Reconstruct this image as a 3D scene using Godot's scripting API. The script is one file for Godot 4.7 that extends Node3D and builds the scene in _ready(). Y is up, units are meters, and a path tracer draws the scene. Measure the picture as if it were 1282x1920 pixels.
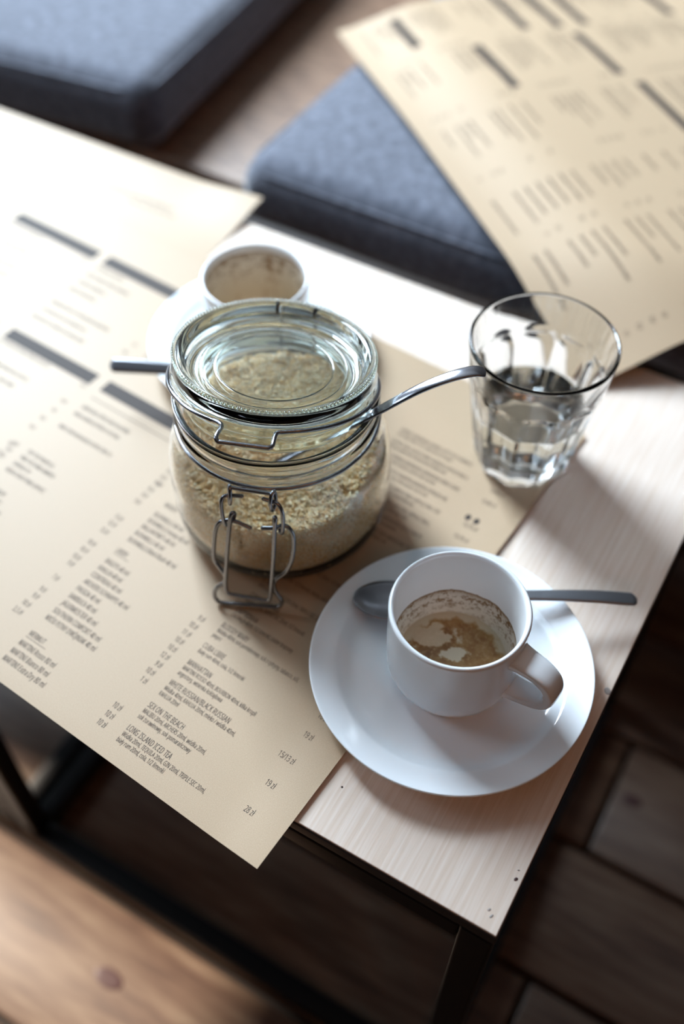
extends Node3D
# A cafe side table seen from above: sugar jar, two espresso cups, a tumbler of water and kraft paper menus.
# Table frame: every piece that belongs to the tables, benches and room is laid out in (l, w): metres along the
# table's length to the back left, and across its width to the back right, from the near corner of the table top.

const ORIGIN := Vector3(0.0745, 0.0, -0.1455)
const YAW := 0.520367
const TOP := 0.41            # height of the table tops

var rng := RandomNumberGenerator.new()
var used_names := {}
var font: SystemFont
var glyphs := {}
var M := {}

# ---------------------------------------------------------------- naming and tagging
func numbered(called: String) -> String:
	var n: int = used_names.get(called, 0)
	used_names[called] = n + 1
	return called if n == 0 else "%s_%03d" % [called, n]

func tag(o: Node, label: String, category: String, group := "", kind := "") -> Node:
	if label != "": o.set_meta("label", label)
	if category != "": o.set_meta("category", category)
	if group != "": o.set_meta("group", group)
	if kind != "": o.set_meta("kind", kind)
	return o

func thing(called: String, at: Vector3, turn := 0.0) -> Node3D:
	var o := Node3D.new()
	o.name = numbered(called)
	add_child(o, true)
	o.position = at
	o.rotation.y = turn
	return o

func part(called: String, mesh: Mesh, mat: Material, parent: Node, at := Vector3.ZERO) -> MeshInstance3D:
	var o := MeshInstance3D.new()
	o.name = called if parent != self else numbered(called)
	o.mesh = mesh
	if mat: o.material_override = mat
	o.position = at
	o.cast_shadow = GeometryInstance3D.SHADOW_CASTING_SETTING_ON
	parent.add_child(o, true)
	return o

func structure(called: String, mesh: Mesh, mat: Material, at := Vector3.ZERO, turn := 0.0) -> MeshInstance3D:
	var o := part(called, mesh, mat, self, at)
	o.rotation.y = turn
	o.set_meta("kind", "structure")
	return o

func lw(l: float, w: float, y := 0.0) -> Vector3:
	return ORIGIN + Vector3(-cos(YAW), 0, -sin(YAW)) * l + Vector3(sin(YAW), 0, -cos(YAW)) * w + Vector3(0, y, 0)

# ---------------------------------------------------------------- shapes
# A net of points, nu rows of nv points; closed over v and / or u. Smooth normals; turned outwards when closed.
func net(p: PackedVector3Array, nu: int, nv: int, wrap_v := false, wrap_u := false, uv := PackedVector2Array(), turned := 0) -> ArrayMesh:
	var cu := nu + (1 if wrap_u else 0)
	var cv := nv + (1 if wrap_v else 0)
	var v := PackedVector3Array()
	var t := PackedVector2Array()
	v.resize(cu * cv)
	t.resize(cu * cv)
	for i in cu:
		for j in cv:
			v[i * cv + j] = p[(i % nu) * nv + (j % nv)]
			t[i * cv + j] = uv[i * cv + j] if uv.size() else Vector2(float(j) / maxf(cv - 1, 1), float(i) / maxf(cu - 1, 1))
	var index := PackedInt32Array()
	var volume := 0.0
	for i in cu - 1:
		for j in cv - 1:
			var a := i * cv + j
			var q := [a, a + 1, a + cv + 1, a, a + cv + 1, a + cv]
			for k in [0, 3]:
				var x := v[q[k]]
				var y := v[q[k + 1]]
				var z := v[q[k + 2]]
				if (y - x).cross(z - x).length_squared() < 1e-24: continue
				volume += x.dot(y.cross(z))
				index.append_array([q[k], q[k + 1], q[k + 2]])
	var flip := volume > 0.0 if turned == 0 else turned > 0    # clockwise fronts: a closed shape wants a negative volume
	var n := PackedVector3Array()
	n.resize(v.size())
	for k in range(0, index.size(), 3):
		if flip:
			var s := index[k + 1]
			index[k + 1] = index[k + 2]
			index[k + 2] = s
		var f := (v[index[k + 2]] - v[index[k]]).cross(v[index[k + 1]] - v[index[k]])
		for c in 3: n[index[k + c]] += f
	if wrap_v:
		for i in cu:
			var s := n[i * cv] + n[i * cv + cv - 1]
			n[i * cv] = s
			n[i * cv + cv - 1] = s
	if wrap_u:
		for j in cv:
			var s := n[j] + n[(cu - 1) * cv + j]
			n[j] = s
			n[(cu - 1) * cv + j] = s
	for i in cu:                                                   # poles: rows drawn together to one point share a normal
		if v[i * cv].distance_to(v[i * cv + cv / 2]) < 1e-7:
			var s := Vector3.ZERO
			for j in cv: s += n[i * cv + j]
			for j in cv: n[i * cv + j] = s
	for k in n.size(): n[k] = n[k].normalized() if n[k].length_squared() > 0 else Vector3.UP
	var a := []
	a.resize(Mesh.ARRAY_MAX)
	a[Mesh.ARRAY_VERTEX] = v
	a[Mesh.ARRAY_NORMAL] = n
	a[Mesh.ARRAY_TEX_UV] = t
	a[Mesh.ARRAY_INDEX] = index
	var m := ArrayMesh.new()
	m.add_surface_from_arrays(Mesh.PRIMITIVE_TRIANGLES, a)
	return m

# Profile points (radius, height) turned about y. Corners that should stay crisp are given as two close points.
func lathe(profile: Array, segs := 96, turned := 0) -> ArrayMesh:
	var p := PackedVector3Array()
	for q in profile:
		for j in segs:
			var a := TAU * j / segs
			p.append(Vector3(q.x * cos(a), q.y, q.x * sin(a)))
	return net(p, profile.size(), segs, true, false, PackedVector2Array(), turned)

# Catmull-Rom through points, given as an Array of Vector2 or Vector3
func smooth2(points: Array, per := 6) -> Array:
	var out := []
	for i in points.size() - 1:
		var a = points[maxi(i - 1, 0)]
		var b = points[i]
		var c = points[i + 1]
		var d = points[mini(i + 2, points.size() - 1)]
		for k in per:
			out.append(b.cubic_interpolate(c, a, d, float(k) / per))
	out.append(points[-1])
	return out

func smooth_loop(points: Array, per := 6) -> Array:
	var out := []
	var n := points.size()
	for i in n:
		for k in per:
			out.append(points[i].cubic_interpolate(points[(i + 1) % n], points[(i - 1 + n) % n], points[(i + 2) % n], float(k) / per))
	return out

# A round wire along a path
func tube(path: Array, r: float, segs := 10, closed := false) -> ArrayMesh:
	var p := PackedVector3Array()
	var n := path.size()
	var side := Vector3.ZERO
	var frames := []
	for i in n:
		var a: Vector3 = path[(i - 1 + n) % n] if closed or i > 0 else path[i]
		var b: Vector3 = path[(i + 1) % n] if closed or i < n - 1 else path[i]
		var d := (b - a).normalized()
		if i == 0:
			side = d.cross(Vector3.UP if absf(d.y) < 0.9 else Vector3.RIGHT).normalized()
		else:
			side = (side - d * side.dot(d)).normalized()
		frames.append([path[i], d, side])
	var rows := []
	if not closed:
		for k in 4:
			var t := PI / 2 * k / 4.0
			rows.append([frames[0], sin(t) * r, -cos(t) * r])
	for f in frames: rows.append([f, r, 0.0])
	if not closed:
		for k in range(3, -1, -1):
			var t := PI / 2 * k / 4.0
			rows.append([frames[-1], sin(t) * r, cos(t) * r])
	for row in rows:
		var f = row[0]
		var up: Vector3 = f[1].cross(f[2])
		for j in segs:
			var a := TAU * j / segs
			p.append(f[0] + f[1] * row[2] + (f[2] * cos(a) + up * sin(a)) * row[1])
	return net(p, rows.size(), segs, true, closed)

# A box with rounded edges; n cuts a side; dome lifts the top face's middle
func soft_box(size: Vector3, r: float, n := 4, dome := 0.0, cuts := 1, wobble := 0.0) -> ArrayMesh:
	var st := SurfaceTool.new()
	st.begin(Mesh.PRIMITIVE_TRIANGLES)
	st.set_smooth_group(0)
	var h := size / 2 - Vector3(r, r, r)
	var noise := FastNoiseLite.new()
	noise.seed = 11
	noise.frequency = 9.0
	for face in 6:
		var ax := face / 2
		var s := 1.0 if face % 2 == 0 else -1.0
		var b := (ax + 1) % 3
		var c := (ax + 2) % 3
		var steps_b := ticks(h[b], r, n, cuts)
		var steps_c := ticks(h[c], r, n, cuts)
		var grid := []
		for x in steps_b:
			var row := []
			for y in steps_c:
				var q := Vector3.ZERO
				q[ax] = s * (h[ax] + r)
				q[b] = x
				q[c] = y
				var core := Vector3(clampf(q.x, -h.x, h.x), clampf(q.y, -h.y, h.y), clampf(q.z, -h.z, h.z))
				var o := core + (q - core).normalized() * r
				if dome != 0.0 and o.y > 0:
					var fx := clampf(1.0 - pow(absf(o.x) / (size.x / 2), 3.0), 0, 1)
					var fz := clampf(1.0 - pow(absf(o.z) / (size.z / 2), 3.0), 0, 1)
					o.y += dome * sqrt(fx * fz) * o.y / (size.y / 2)
				if wobble != 0.0:
					o += (q - core).normalized() * wobble * noise.get_noise_3dv(o)
				row.append(o)
			grid.append(row)
		for i in steps_b.size() - 1:
			for j in steps_c.size() - 1:
				var quad := [grid[i][j], grid[i + 1][j], grid[i + 1][j + 1], grid[i][j + 1]]
				if s > 0: quad.reverse()
				for k in [0, 1, 2, 0, 2, 3]:
					st.set_uv(Vector2(quad[k].x, quad[k].z))
					st.add_vertex(quad[k])
	st.generate_normals()
	st.index()
	return st.commit()

func ticks(h: float, r: float, n: int, cuts: int) -> Array:
	var out := []
	for k in n: out.append(-h - r * tan(PI / 4 * (1.0 - float(k) / n)))
	for k in cuts + 1: out.append(-h + 2 * h * k / cuts)
	for k in range(1, n + 1): out.append(h + r * tan(PI / 4 * float(k) / n))
	return out

# A thin sheet: at(u, v) gives the top, u and v in metres from 0 to size
func sheet(size: Vector2, nu: int, nv: int, thick: float, at: Callable) -> ArrayMesh:
	var p := PackedVector3Array()
	var uv := PackedVector2Array()
	for i in nu + 1:
		var u := size.x * i / nu
		for j in nv + 1:
			p.append((at as Callable).call(u, size.y * j / nv))
			uv.append(Vector2(u, size.y * j / nv))
		for j in range(nv, -1, -1):
			p.append((at as Callable).call(u, size.y * j / nv) - Vector3(0, thick, 0))
			uv.append(Vector2(u, size.y * j / nv))
		uv.append(Vector2(u, 0))
	return net(p, nu + 1, 2 * (nv + 1), true, false, uv)

# ---------------------------------------------------------------- print
func glyph_lines(text: String) -> Array:
	if not glyphs.has(text):
		var tm := TextMesh.new()
		tm.font = font
		tm.font_size = 24
		tm.pixel_size = 0.01
		tm.depth = 0.0
		tm.curve_step = 3.0
		tm.text = text
		tm.horizontal_alignment = HORIZONTAL_ALIGNMENT_LEFT
		tm.vertical_alignment = VERTICAL_ALIGNMENT_TOP
		var a := tm.get_mesh_arrays() if tm.get_surface_count() else []
		var box := tm.get_aabb()
		glyphs[text] = [a, box]
	return glyphs[text]

# Lettering laid on a sheet with its baseline at (s, t); at(s, t) gives the point on the sheet. right: s is the right end.
func letter(st: SurfaceTool, text: String, s: float, t: float, cap: float, condensed: float, at: Callable, right := false) -> float:
	var g := glyph_lines(text)
	if g[0].is_empty(): return 0.0
	var v: PackedVector3Array = g[0][Mesh.ARRAY_VERTEX]
	var index: PackedInt32Array = g[0][Mesh.ARRAY_INDEX]
	var base := base_line()
	var k: float = cap / base[1]
	var kx := k * condensed
	var box: AABB = g[1]
	var shift: float = s - (box.end.x if right else box.position.x) * kx
	for q in index:
		st.add_vertex((at as Callable).call(shift + v[q].x * kx, t - (v[q].y - base[0]) * k))
	return box.size.x * kx

var base_found := []
func base_line() -> Array:                                        # [height of the baseline, cap height] of a capital H
	if base_found.is_empty():
		var box: AABB = glyph_lines("H")[1]
		base_found = [box.position.y, box.size.y]
	return base_found

func bar(st: SurfaceTool, s0: float, t0: float, s1: float, t1: float, at: Callable) -> void:
	var n := maxi(1, int((s1 - s0) / 0.01))
	for i in n:
		var a := lerpf(s0, s1, float(i) / n)
		var b := lerpf(s0, s1, float(i + 1) / n)
		var q := [(at as Callable).call(a, t0), (at as Callable).call(b, t0), (at as Callable).call(b, t1), (at as Callable).call(a, t1)]
		for k in [0, 1, 2, 0, 2, 3]: st.add_vertex(q[k])

func ink_tool() -> SurfaceTool:
	var st := SurfaceTool.new()
	st.begin(Mesh.PRIMITIVE_TRIANGLES)
	st.set_normal(Vector3.UP)
	return st

# ---------------------------------------------------------------- materials
func plain(c: Color, rough := 0.5, metal := 0.0, spec := 0.5) -> StandardMaterial3D:
	var m := StandardMaterial3D.new()
	m.albedo_color = c
	m.roughness = rough
	m.metallic = metal
	m.metallic_specular = spec
	return m

func noise_tex(freq: float, octaves: int, stops: Array, seed_: int, w := 512, h := 512, kind := FastNoiseLite.TYPE_SIMPLEX_SMOOTH) -> NoiseTexture2D:
	var n := FastNoiseLite.new()
	n.noise_type = kind
	n.seed = seed_
	n.frequency = freq
	n.fractal_octaves = octaves
	n.fractal_gain = 0.6
	var t := NoiseTexture2D.new()
	t.width = w
	t.height = h
	t.seamless = true
	t.noise = n
	if stops.size():
		var g := Gradient.new()
		g.offsets = PackedFloat32Array(stops.map(func(s): return s[0]))
		g.colors = PackedColorArray(stops.map(func(s): return s[1]))
		t.color_ramp = g
	return t

func glass(tint: Color, scale := 0.05) -> StandardMaterial3D:
	var m := plain(Color(tint.r, tint.g, tint.b, 0.0), 0.0)
	m.transparency = BaseMaterial3D.TRANSPARENCY_ALPHA
	m.refraction_enabled = true
	m.refraction_scale = scale
	return m

func rgb(r: int, g: int, b: int) -> Color:
	return Color8(r, g, b)

func make_materials() -> void:
	# birch plywood: fine straight grain along the width
	var ply := plain(Color.WHITE, 0.65, 0.0, 0.16)
	ply.albedo_texture = noise_tex(0.02, 4, [[0.0, rgb(218, 199, 182)], [0.45, rgb(226, 210, 196)], [0.7, rgb(231, 217, 205)], [1.0, rgb(236, 225, 215)]], 3, 1024, 512)
	ply.uv1_scale = Vector3(17.0, 1.0, 1)
	ply.heightmap_enabled = true
	ply.heightmap_texture = noise_tex(0.05, 4, [], 8, 1024, 512)
	ply.heightmap_scale = 0.004
	M.ply = ply
	var kraft := plain(Color.WHITE, 0.5, 0.0, 0.42)
	kraft.albedo_texture = noise_tex(0.12, 4, [[0.0, rgb(164, 140, 112)], [0.4, rgb(177, 153, 125)], [0.62, rgb(183, 160, 132)], [1.0, rgb(196, 175, 149)]], 21, 1024, 1024)
	kraft.uv1_scale = Vector3(14, 14, 1)
	kraft.heightmap_enabled = true
	kraft.heightmap_texture = noise_tex(0.2, 3, [], 22, 512, 512)
	kraft.heightmap_scale = 0.0018
	M.kraft = kraft
	M.ink = plain(rgb(66, 58, 54), 0.6, 0.0, 0.3)
	M.black_edge = plain(rgb(30, 28, 32), 0.45)
	M.steel_black = plain(rgb(11, 11, 14), 0.42, 0.0, 0.35)
	M.porcelain = plain(rgb(240, 246, 251), 0.12, 0.0, 0.5)
	M.porcelain.clearcoat_enabled = true
	M.porcelain.clearcoat = 0.5
	M.porcelain.clearcoat_roughness = 0.03
	M.steel = plain(rgb(152, 153, 160), 0.2, 1.0)
	M.steel_dull = plain(rgb(146, 149, 156), 0.31, 1.0)
	M.jar_glass = glass(rgb(254, 255, 253))
	M.lid_glass = glass(rgb(243, 252, 248))
	M.tumbler_glass = glass(rgb(252, 253, 253))
	M.water = glass(rgb(252, 254, 255), 0.033)
	M.sugar = plain(Color.WHITE, 0.55)
	M.sugar.albedo_texture = noise_tex(0.15, 3, [[0.0, rgb(222, 182, 128)], [0.5, rgb(238, 206, 156)], [1.0, rgb(250, 230, 194)]], 31, 256, 256)
	M.sugar.uv1_triplanar = true
	M.sugar.uv1_scale = Vector3(40, 40, 40)
	M.grain = plain(rgb(250, 242, 226), 0.18, 0.0, 0.6)
	M.grain.vertex_color_use_as_albedo = true
	var pine := plain(Color.WHITE, 0.4)
	pine.albedo_texture = noise_tex(0.018, 5, [[0.0, rgb(58, 38, 29)], [0.4, rgb(82, 61, 48)], [0.65, rgb(95, 76, 62)], [1.0, rgb(110, 94, 79)]], 41, 1024, 512)
	pine.uv1_scale = Vector3(0.45, 8.0, 1)
	M.pine = pine
	M.knot = plain(rgb(58, 28, 30), 0.5)
	M.scuff = plain(rgb(150, 142, 138), 0.5)
	M.bench_wood = plain(Color.WHITE, 0.45)
	M.bench_wood.albedo_texture = noise_tex(0.02, 4, [[0.0, rgb(96, 72, 56)], [0.6, rgb(128, 100, 80)], [1.0, rgb(150, 122, 98)]], 43, 512, 512)
	M.bench_wood.uv1_scale = Vector3(2, 10, 1)
	var cloth := plain(Color.WHITE, 0.85, 0.0, 0.3)
	cloth.albedo_texture = noise_tex(0.03, 5, [[0.0, rgb(66, 69, 80)], [0.5, rgb(96, 99, 111)], [1.0, rgb(138, 140, 153)]], 51, 512, 512)
	cloth.uv1_triplanar = true
	cloth.uv1_scale = Vector3(5, 5, 5)
	cloth.rim_enabled = true
	cloth.rim = 1.0
	cloth.rim_tint = 0.0
	cloth.albedo_color = Color(0.90, 0.92, 0.94)
	M.cloth = cloth
	M.wall = plain(rgb(64, 59, 55), 0.85)
	M.ceiling = plain(rgb(96, 92, 88), 0.9)
	M.frame = plain(rgb(60, 56, 52), 0.5)
	var pane := plain(Color(1, 1, 1, 0.04), 0.0)
	pane.transparency = BaseMaterial3D.TRANSPARENCY_ALPHA
	M.pane = pane
	M.subfloor = plain(rgb(30, 22, 18), 0.8)

func _ready() -> void:
	rng.seed = 7
	font = SystemFont.new()
	font.font_names = PackedStringArray(["Droid Sans"])
	camera_and_light()
	make_materials()
	room()
	furniture()
	menus()
	tableware()
	jar()
	tumbler()
	lamps()

# ---------------------------------------------------------------- camera, sky, lights
func camera_and_light() -> void:
	var cam := Camera3D.new()
	cam.name = "camera"
	add_child(cam)
	cam.position = Vector3(0, TOP + 0.5, 0)
	cam.transform.basis = Basis(Vector3.RIGHT, -0.894322) * Basis(Vector3.BACK, 0.00905)
	var at := CameraAttributesPhysical.new()
	at.frustum_focal_length = 24.05
	at.exposure_aperture = 1.72
	at.frustum_focus_distance = 0.522
	at.exposure_sensitivity = 100
	cam.attributes = at
	cam.fov = 53.04
	cam.near = 0.02
	cam.far = 50.0
	cam.current = true
	var e := Environment.new()
	e.background_mode = Environment.BG_SKY
	var sky := Sky.new()
	var sm := ProceduralSkyMaterial.new()
	sm.sky_top_color = Color(0.62, 0.72, 0.86)
	sm.sky_horizon_color = Color(0.85, 0.88, 0.92)
	sm.ground_bottom_color = Color(0.4, 0.39, 0.37)
	sm.ground_horizon_color = Color(0.6, 0.6, 0.6)
	sky.sky_material = sm
	e.sky = sky
	e.tonemap_mode = Environment.TONE_MAPPER_LINEAR
	e.tonemap_exposure = 1.37
	e.sdfgi_enabled = true
	e.ssao_enabled = true
	e.ssil_enabled = true
	var we := WorldEnvironment.new()
	we.name = "environment"
	we.environment = e
	add_child(we)
	# daylight through the two windows
	daylight("window_1_daylight", Vector2(0.6, 0.62), lw(1.79, -0.25, 1.3), lw(0.0, -0.25, 1.3), 0.6)
	daylight("window_2_daylight", Vector2(0.95, 1.5), lw(1.79, 1.15, 1.9), lw(0.0, 1.15, 1.9), 17.0)
	# low sun along the tables, through the small window only onto the floor
	var sun := DirectionalLight3D.new()
	sun.name = "sun"
	sun.light_energy = 3.5
	sun.light_color = Color(1.0, 0.94, 0.86)
	sun.light_angular_distance = 1.2
	sun.shadow_enabled = true
	add_child(sun)
	sun.look_at_from_position(Vector3.ZERO, lw(-0.748, 0.0, -0.664) - ORIGIN)

func daylight(called: String, size: Vector2, at: Vector3, towards: Vector3, energy: float) -> void:
	var a := AreaLight3D.new()
	a.name = called
	a.area_size = size
	a.light_energy = energy
	a.light_color = Color(0.87, 0.94, 1.0)
	a.area_range = 12.0
	a.area_attenuation = 2.0
	a.shadow_enabled = true
	add_child(a)
	a.look_at_from_position(at, towards)   # straight into the room

# ---------------------------------------------------------------- the room
func box_mesh(size: Vector3) -> BoxMesh:
	var b := BoxMesh.new()
	b.size = size
	return b

func wall_with_openings(length: float, height: float, holes: Array, thick: float) -> ArrayMesh:   # holes in order along the wall
	var st := SurfaceTool.new()
	st.begin(Mesh.PRIMITIVE_TRIANGLES)
	var parts := []
	var x := 0.0
	for h in holes:
		parts.append(Rect2(x, 0, h.position.x - x, height))
		parts.append(Rect2(h.position.x, 0, h.size.x, h.position.y))
		parts.append(Rect2(h.position.x, h.end.y, h.size.x, height - h.end.y))
		x = h.end.x
	parts.append(Rect2(x, 0, length - x, height))
	for r in parts:
		var c: Vector2 = r.get_center()
		st.append_from(box_mesh(Vector3(r.size.x, r.size.y, thick)), 0, Transform3D(Basis(), Vector3(c.x, c.y, 0)))
	return st.commit()

func window(called: String, size: Vector2, at: Vector3, turn: float) -> void:
	var st := SurfaceTool.new()
	st.begin(Mesh.PRIMITIVE_TRIANGLES)
	for s in [-1, 0, 1]:
		st.append_from(box_mesh(Vector3(0.05, size.y, 0.06)), 0, Transform3D(Basis(), Vector3(s * (size.x / 2 - 0.025), 0, 0)))
	for s in [-1, 1]:
		st.append_from(box_mesh(Vector3(size.x, 0.05, 0.06)), 0, Transform3D(Basis(), Vector3(0, s * (size.y / 2 - 0.025), 0)))
	var f := structure(called, st.commit(), M.frame, at, turn)
	for s in [-1, 1]:
		var p := part("pane", box_mesh(Vector3(size.x / 2 - 0.05, size.y - 0.1, 0.006)), M.pane, f, Vector3(s * size.x / 4, 0, 0))

func room() -> void:
	# plank floor, laid along the table's length
	var f := structure("floor", box_mesh(Vector3(6.0, 0.1, 6.0)), M.subfloor, lw(-0.9, -0.8, -0.072), -YAW)
	var k := 0
	var pitch := 0.1235
	for row in range(-9, 15):
		var w0 := 0.1235 * row - 0.0035
		var cuts := [-3.6, -1.5 - 0.31 * (row % 3), -0.03 if row in [0, 2, -3, 5] else 0.62 + 0.17 * (posmod(row, 4)), 1.85]
		for c in cuts.size() - 1:
			var a: float = cuts[c] + 0.0025
			var b: float = cuts[c + 1] - 0.0025
			var mesh := soft_box(Vector3(b - a, 0.022, pitch - 0.006), 0.002, 1)
			var p := part("plank", mesh, M.pine, f)
			p.global_position = lw((a + b) / 2, w0 + pitch / 2, -0.011)
			var m: StandardMaterial3D = M.pine.duplicate()
			k += 1
			if k % 3 == 0: p.material_override = pine_variant(k % 4)
	var knot := soft_box(Vector3(0.026, 0.004, 0.015), 0.0019, 4)
	for q in [[0.272, -0.058, 1.0], [-0.05, 0.31, 0.7], [0.10, 0.2, 0.8]]:
		var o := part("knot", disc(0.0135 * q[2], 0.0075 * q[2]), M.knot, f)
		o.global_position = lw(q[0], q[1], 0.0004)
	# walls and ceiling
	# (the back left corner of the room is at l = 1.87, w = 2.0)
	structure("wall_left", wall_with_openings(5.9, 3.0, [Rect2(2.98, 0.95, 0.72, 0.7), Rect2(4.22, 1.1, 1.06, 1.6)], 0.16), M.wall, lw(1.95, -3.6, 0), -YAW + PI / 2)
	structure("wall_back", box_mesh(Vector3(6.0, 3.0, 0.16)), M.wall, lw(-0.9, 2.08, 1.5), -YAW)
	structure("wall_right", box_mesh(Vector3(0.16, 3.0, 6.0)), M.wall, lw(-3.9, -0.85, 1.5), -YAW)
	structure("wall_front", box_mesh(Vector3(6.0, 3.0, 0.16)), M.wall, lw(-0.9, -3.7, 1.5), -YAW)
	structure("ceiling", box_mesh(Vector3(6.2, 0.12, 6.1)), M.ceiling, lw(-0.95, -0.8, 3.06), -YAW)
	structure("trim_1", soft_box(Vector3(2.2, 0.05, 1.5), 0.005, 2), M.frame, lw(3.14, 1.15, 2.86), -YAW)     # awning over the larger window
	window("window_1", Vector2(0.72, 0.7), lw(1.95, -0.26, 1.3), -YAW + PI / 2)
	window("window_2", Vector2(1.06, 1.6), lw(1.95, 1.15, 1.9), -YAW + PI / 2)

var pine_made := {}
func pine_variant(k: int) -> StandardMaterial3D:
	if not pine_made.has(k):
		var m: StandardMaterial3D = M.pine.duplicate()
		m.albedo_color = [Color(0.95, 0.93, 0.9), Color(0.86, 0.84, 0.83), Color(1, 1, 1), Color(0.92, 0.88, 0.84)][k]
		m.uv1_offset = Vector3(0.27 * k, 0.13 * k, 0)
		pine_made[k] = m
	return pine_made[k]

func disc(a: float, b: float) -> ArrayMesh:
	var prof := [Vector2(0, 0.0002), Vector2(0.6, 0.0002), Vector2(0.9, 0.0001), Vector2(1, -0.0004)]
	var p := PackedVector3Array()
	for q in prof:
		for j in 32:
			p.append(Vector3(q.x * a * cos(TAU * j / 32), q.y, q.x * b * sin(TAU * j / 32)))
	return net(p, 4, 32, true, false, PackedVector2Array(), 1)

# ---------------------------------------------------------------- tables, bench and cushions
func side_table(l0: float, label: String) -> Node3D:
	var len_ := 0.415
	var wid := 0.406
	var t := thing("side_table", lw(l0, 0, 0), -YAW)               # own axes: -x along the length, -z across the width
	tag(t, label, "table", "square plywood side tables")
	var th := 0.0105
	# the top: one slab with its sanded corners; a thin face of plywood over the painted edge
	var face := soft_box(Vector3(len_ - 0.0016, 0.0016, wid - 0.0016), 0.0007, 2)
	part("tabletop", face, M.ply, t, Vector3(-len_ / 2, TOP - 0.0008, -wid / 2))
	part("edge", soft_box(Vector3(len_, th - 0.0014, wid), 0.001, 2), M.black_edge, t, Vector3(-len_ / 2, TOP - 0.0012 - (th - 0.0014) / 2, -wid / 2))
	var s := 0.018
	var under := TOP - th - 0.0045
	for i in 2:
		for j in 2:
			var x := -(s / 2 + 0.001) if i == 0 else -(len_ - s / 2 - 0.001)
			var z := -(s / 2 + 0.001) if j == 0 else -(wid - s / 2 - 0.001)
			part("leg", soft_box(Vector3(s, under, s), 0.002, 2), M.steel_black, t, Vector3(x, under / 2, z))
			part("spacer", lathe([Vector2(0, -0.0005), Vector2(0.006, -0.0005), Vector2(0.006, 0.005), Vector2(0, 0.005)], 16), M.steel_black, t, Vector3(x, under, z))
	for y in [s / 2, under - s / 2]:
		for j in 2:
			var z := -(s / 2 + 0.001) if j == 0 else -(wid - s / 2 - 0.001)
			part("rail", soft_box(Vector3(len_ - 2 * s - 0.002, s, s), 0.002, 2), M.steel_black, t, Vector3(-len_ / 2, y, z))
			var x := -(s / 2 + 0.001) if j == 0 else -(len_ - s / 2 - 0.001)
			part("rail", soft_box(Vector3(s, s, wid - 2 * s - 0.002), 0.002, 2), M.steel_black, t, Vector3(x, y, -wid / 2))
	return t

const MARKS := [[0.0039, 0.0301, 0.0012, 0.70, 0], [0.0090, 0.0104, 0.0010, 0.60, 1], [0.0068, 0.0082, 0.0012, 0.50, 1], [0.1006, 0.0283, 0.0006, 0.90, 0], [0.0028, 0.1500, 0.0025, 0.80, 1], [-0.0001, 0.1359, 0.0006, 0.80, 0], [0.0001, 0.0942, 0.0015, 0.35, 0], [0.0046, 0.0348, 0.0006, 0.50, 1]]   # small knots and scuffs in the near table top: place, size, shape, kind

func furniture() -> void:
	var top_table := side_table(0.0, "square birch plywood side table on black steel frame under the sugar jar")
	for q in MARKS:
		var k := part("knot", disc(q[2], q[2] * q[3]), M.knot if q[4] == 0 else M.scuff, top_table)
		k.position = Vector3(-q[0], TOP + 0.00005, -q[1])
		k.rotation.y = q[2] * 900.0
	side_table(0.4175, "square plywood side table behind the first, covered by menu sheets")
	var b := thing("bench", lw(0.15, 0.75, 0), -YAW)
	tag(b, "low wooden bench under the grey blue seat cushions", "bench")
	part("seat", soft_box(Vector3(2.2, 0.035, 0.46), 0.004, 2), M.bench_wood, b, Vector3(0, 0.35 - 0.0175, 0))
	for x in [-1.0, 0.0, 1.0]:
		part("support", soft_box(Vector3(0.04, 0.315, 0.38), 0.003, 2), M.bench_wood, b, Vector3(x, 0.1575, 0))
	cushion(Vector3(0.56, 0.064, 0.47), lw(0.185, 0.698, 0.3515), -YAW, "grey blue fabric seat cushion half covered by the lifted menu")
	var c1 := lw(0.60, 0.512, 0.0)
	cushion(Vector3(0.58, 0.07, 0.46), lw(0.90, 0.70, 0.3515), -YAW + deg_to_rad(7), "grey blue fabric seat cushion in the far corner behind the overexposed menu")

func cushion(size: Vector3, at: Vector3, turn: float, label: String) -> void:
	var c := thing("seat_cushion", at, turn)
	tag(c, label, "cushion", "seat cushions on the bench")
	part("cover", soft_box(size, 0.028, 6, 0.008, 14, 0.0015), M.cloth, c, Vector3(0, size.y / 2, 0))
	var path := []
	var hx := size.x / 2 - 0.0075
	var hz := size.z / 2 - 0.0075
	for q in [[1, 1, 0], [-1, 1, 1], [-1, -1, 2], [1, -1, 3]]:
		for k in 7:
			var a: float = PI / 2 * (q[2] + k / 6.0)
			path.append(Vector3(q[0] * (hx - 0.03) + 0.03 * cos(a), size.y - 0.0085, q[1] * (hz - 0.03) + 0.03 * sin(a)))
	part("piping", tube(path, 0.0022, 8, true), M.cloth, c)

# ---------------------------------------------------------------- menus
const TLP := Vector2(0.5827, 0.3647)     # top left corner of the near menu in (l, w)
const SD := Vector2(-0.9964, -0.0853)    # its reading direction
const TD := Vector2(0.0853, -0.9964)     # down the page

func near_menu(s: float, t: float) -> Vector3:
	var q := TLP + SD * s + TD * t
	var lift := 0.0011 + 0.0012 * smoothstep(0.47, 0.5, s) + 0.0004 * sin(s * 23.0) * sin(t * 17.0 + 1.0)
	return lw(q.x, q.y, TOP + lift)

func far_menu(s: float, t: float) -> Vector3:
	var lift := 0.0004 + 0.005 * smoothstep(0.43, 0.5, s) * smoothstep(0.068, 0.0, t) + 0.002 * smoothstep(0.06, 0.0, t)
	return lw(0.91 - s, 0.431 - t, TOP + lift)

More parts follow.
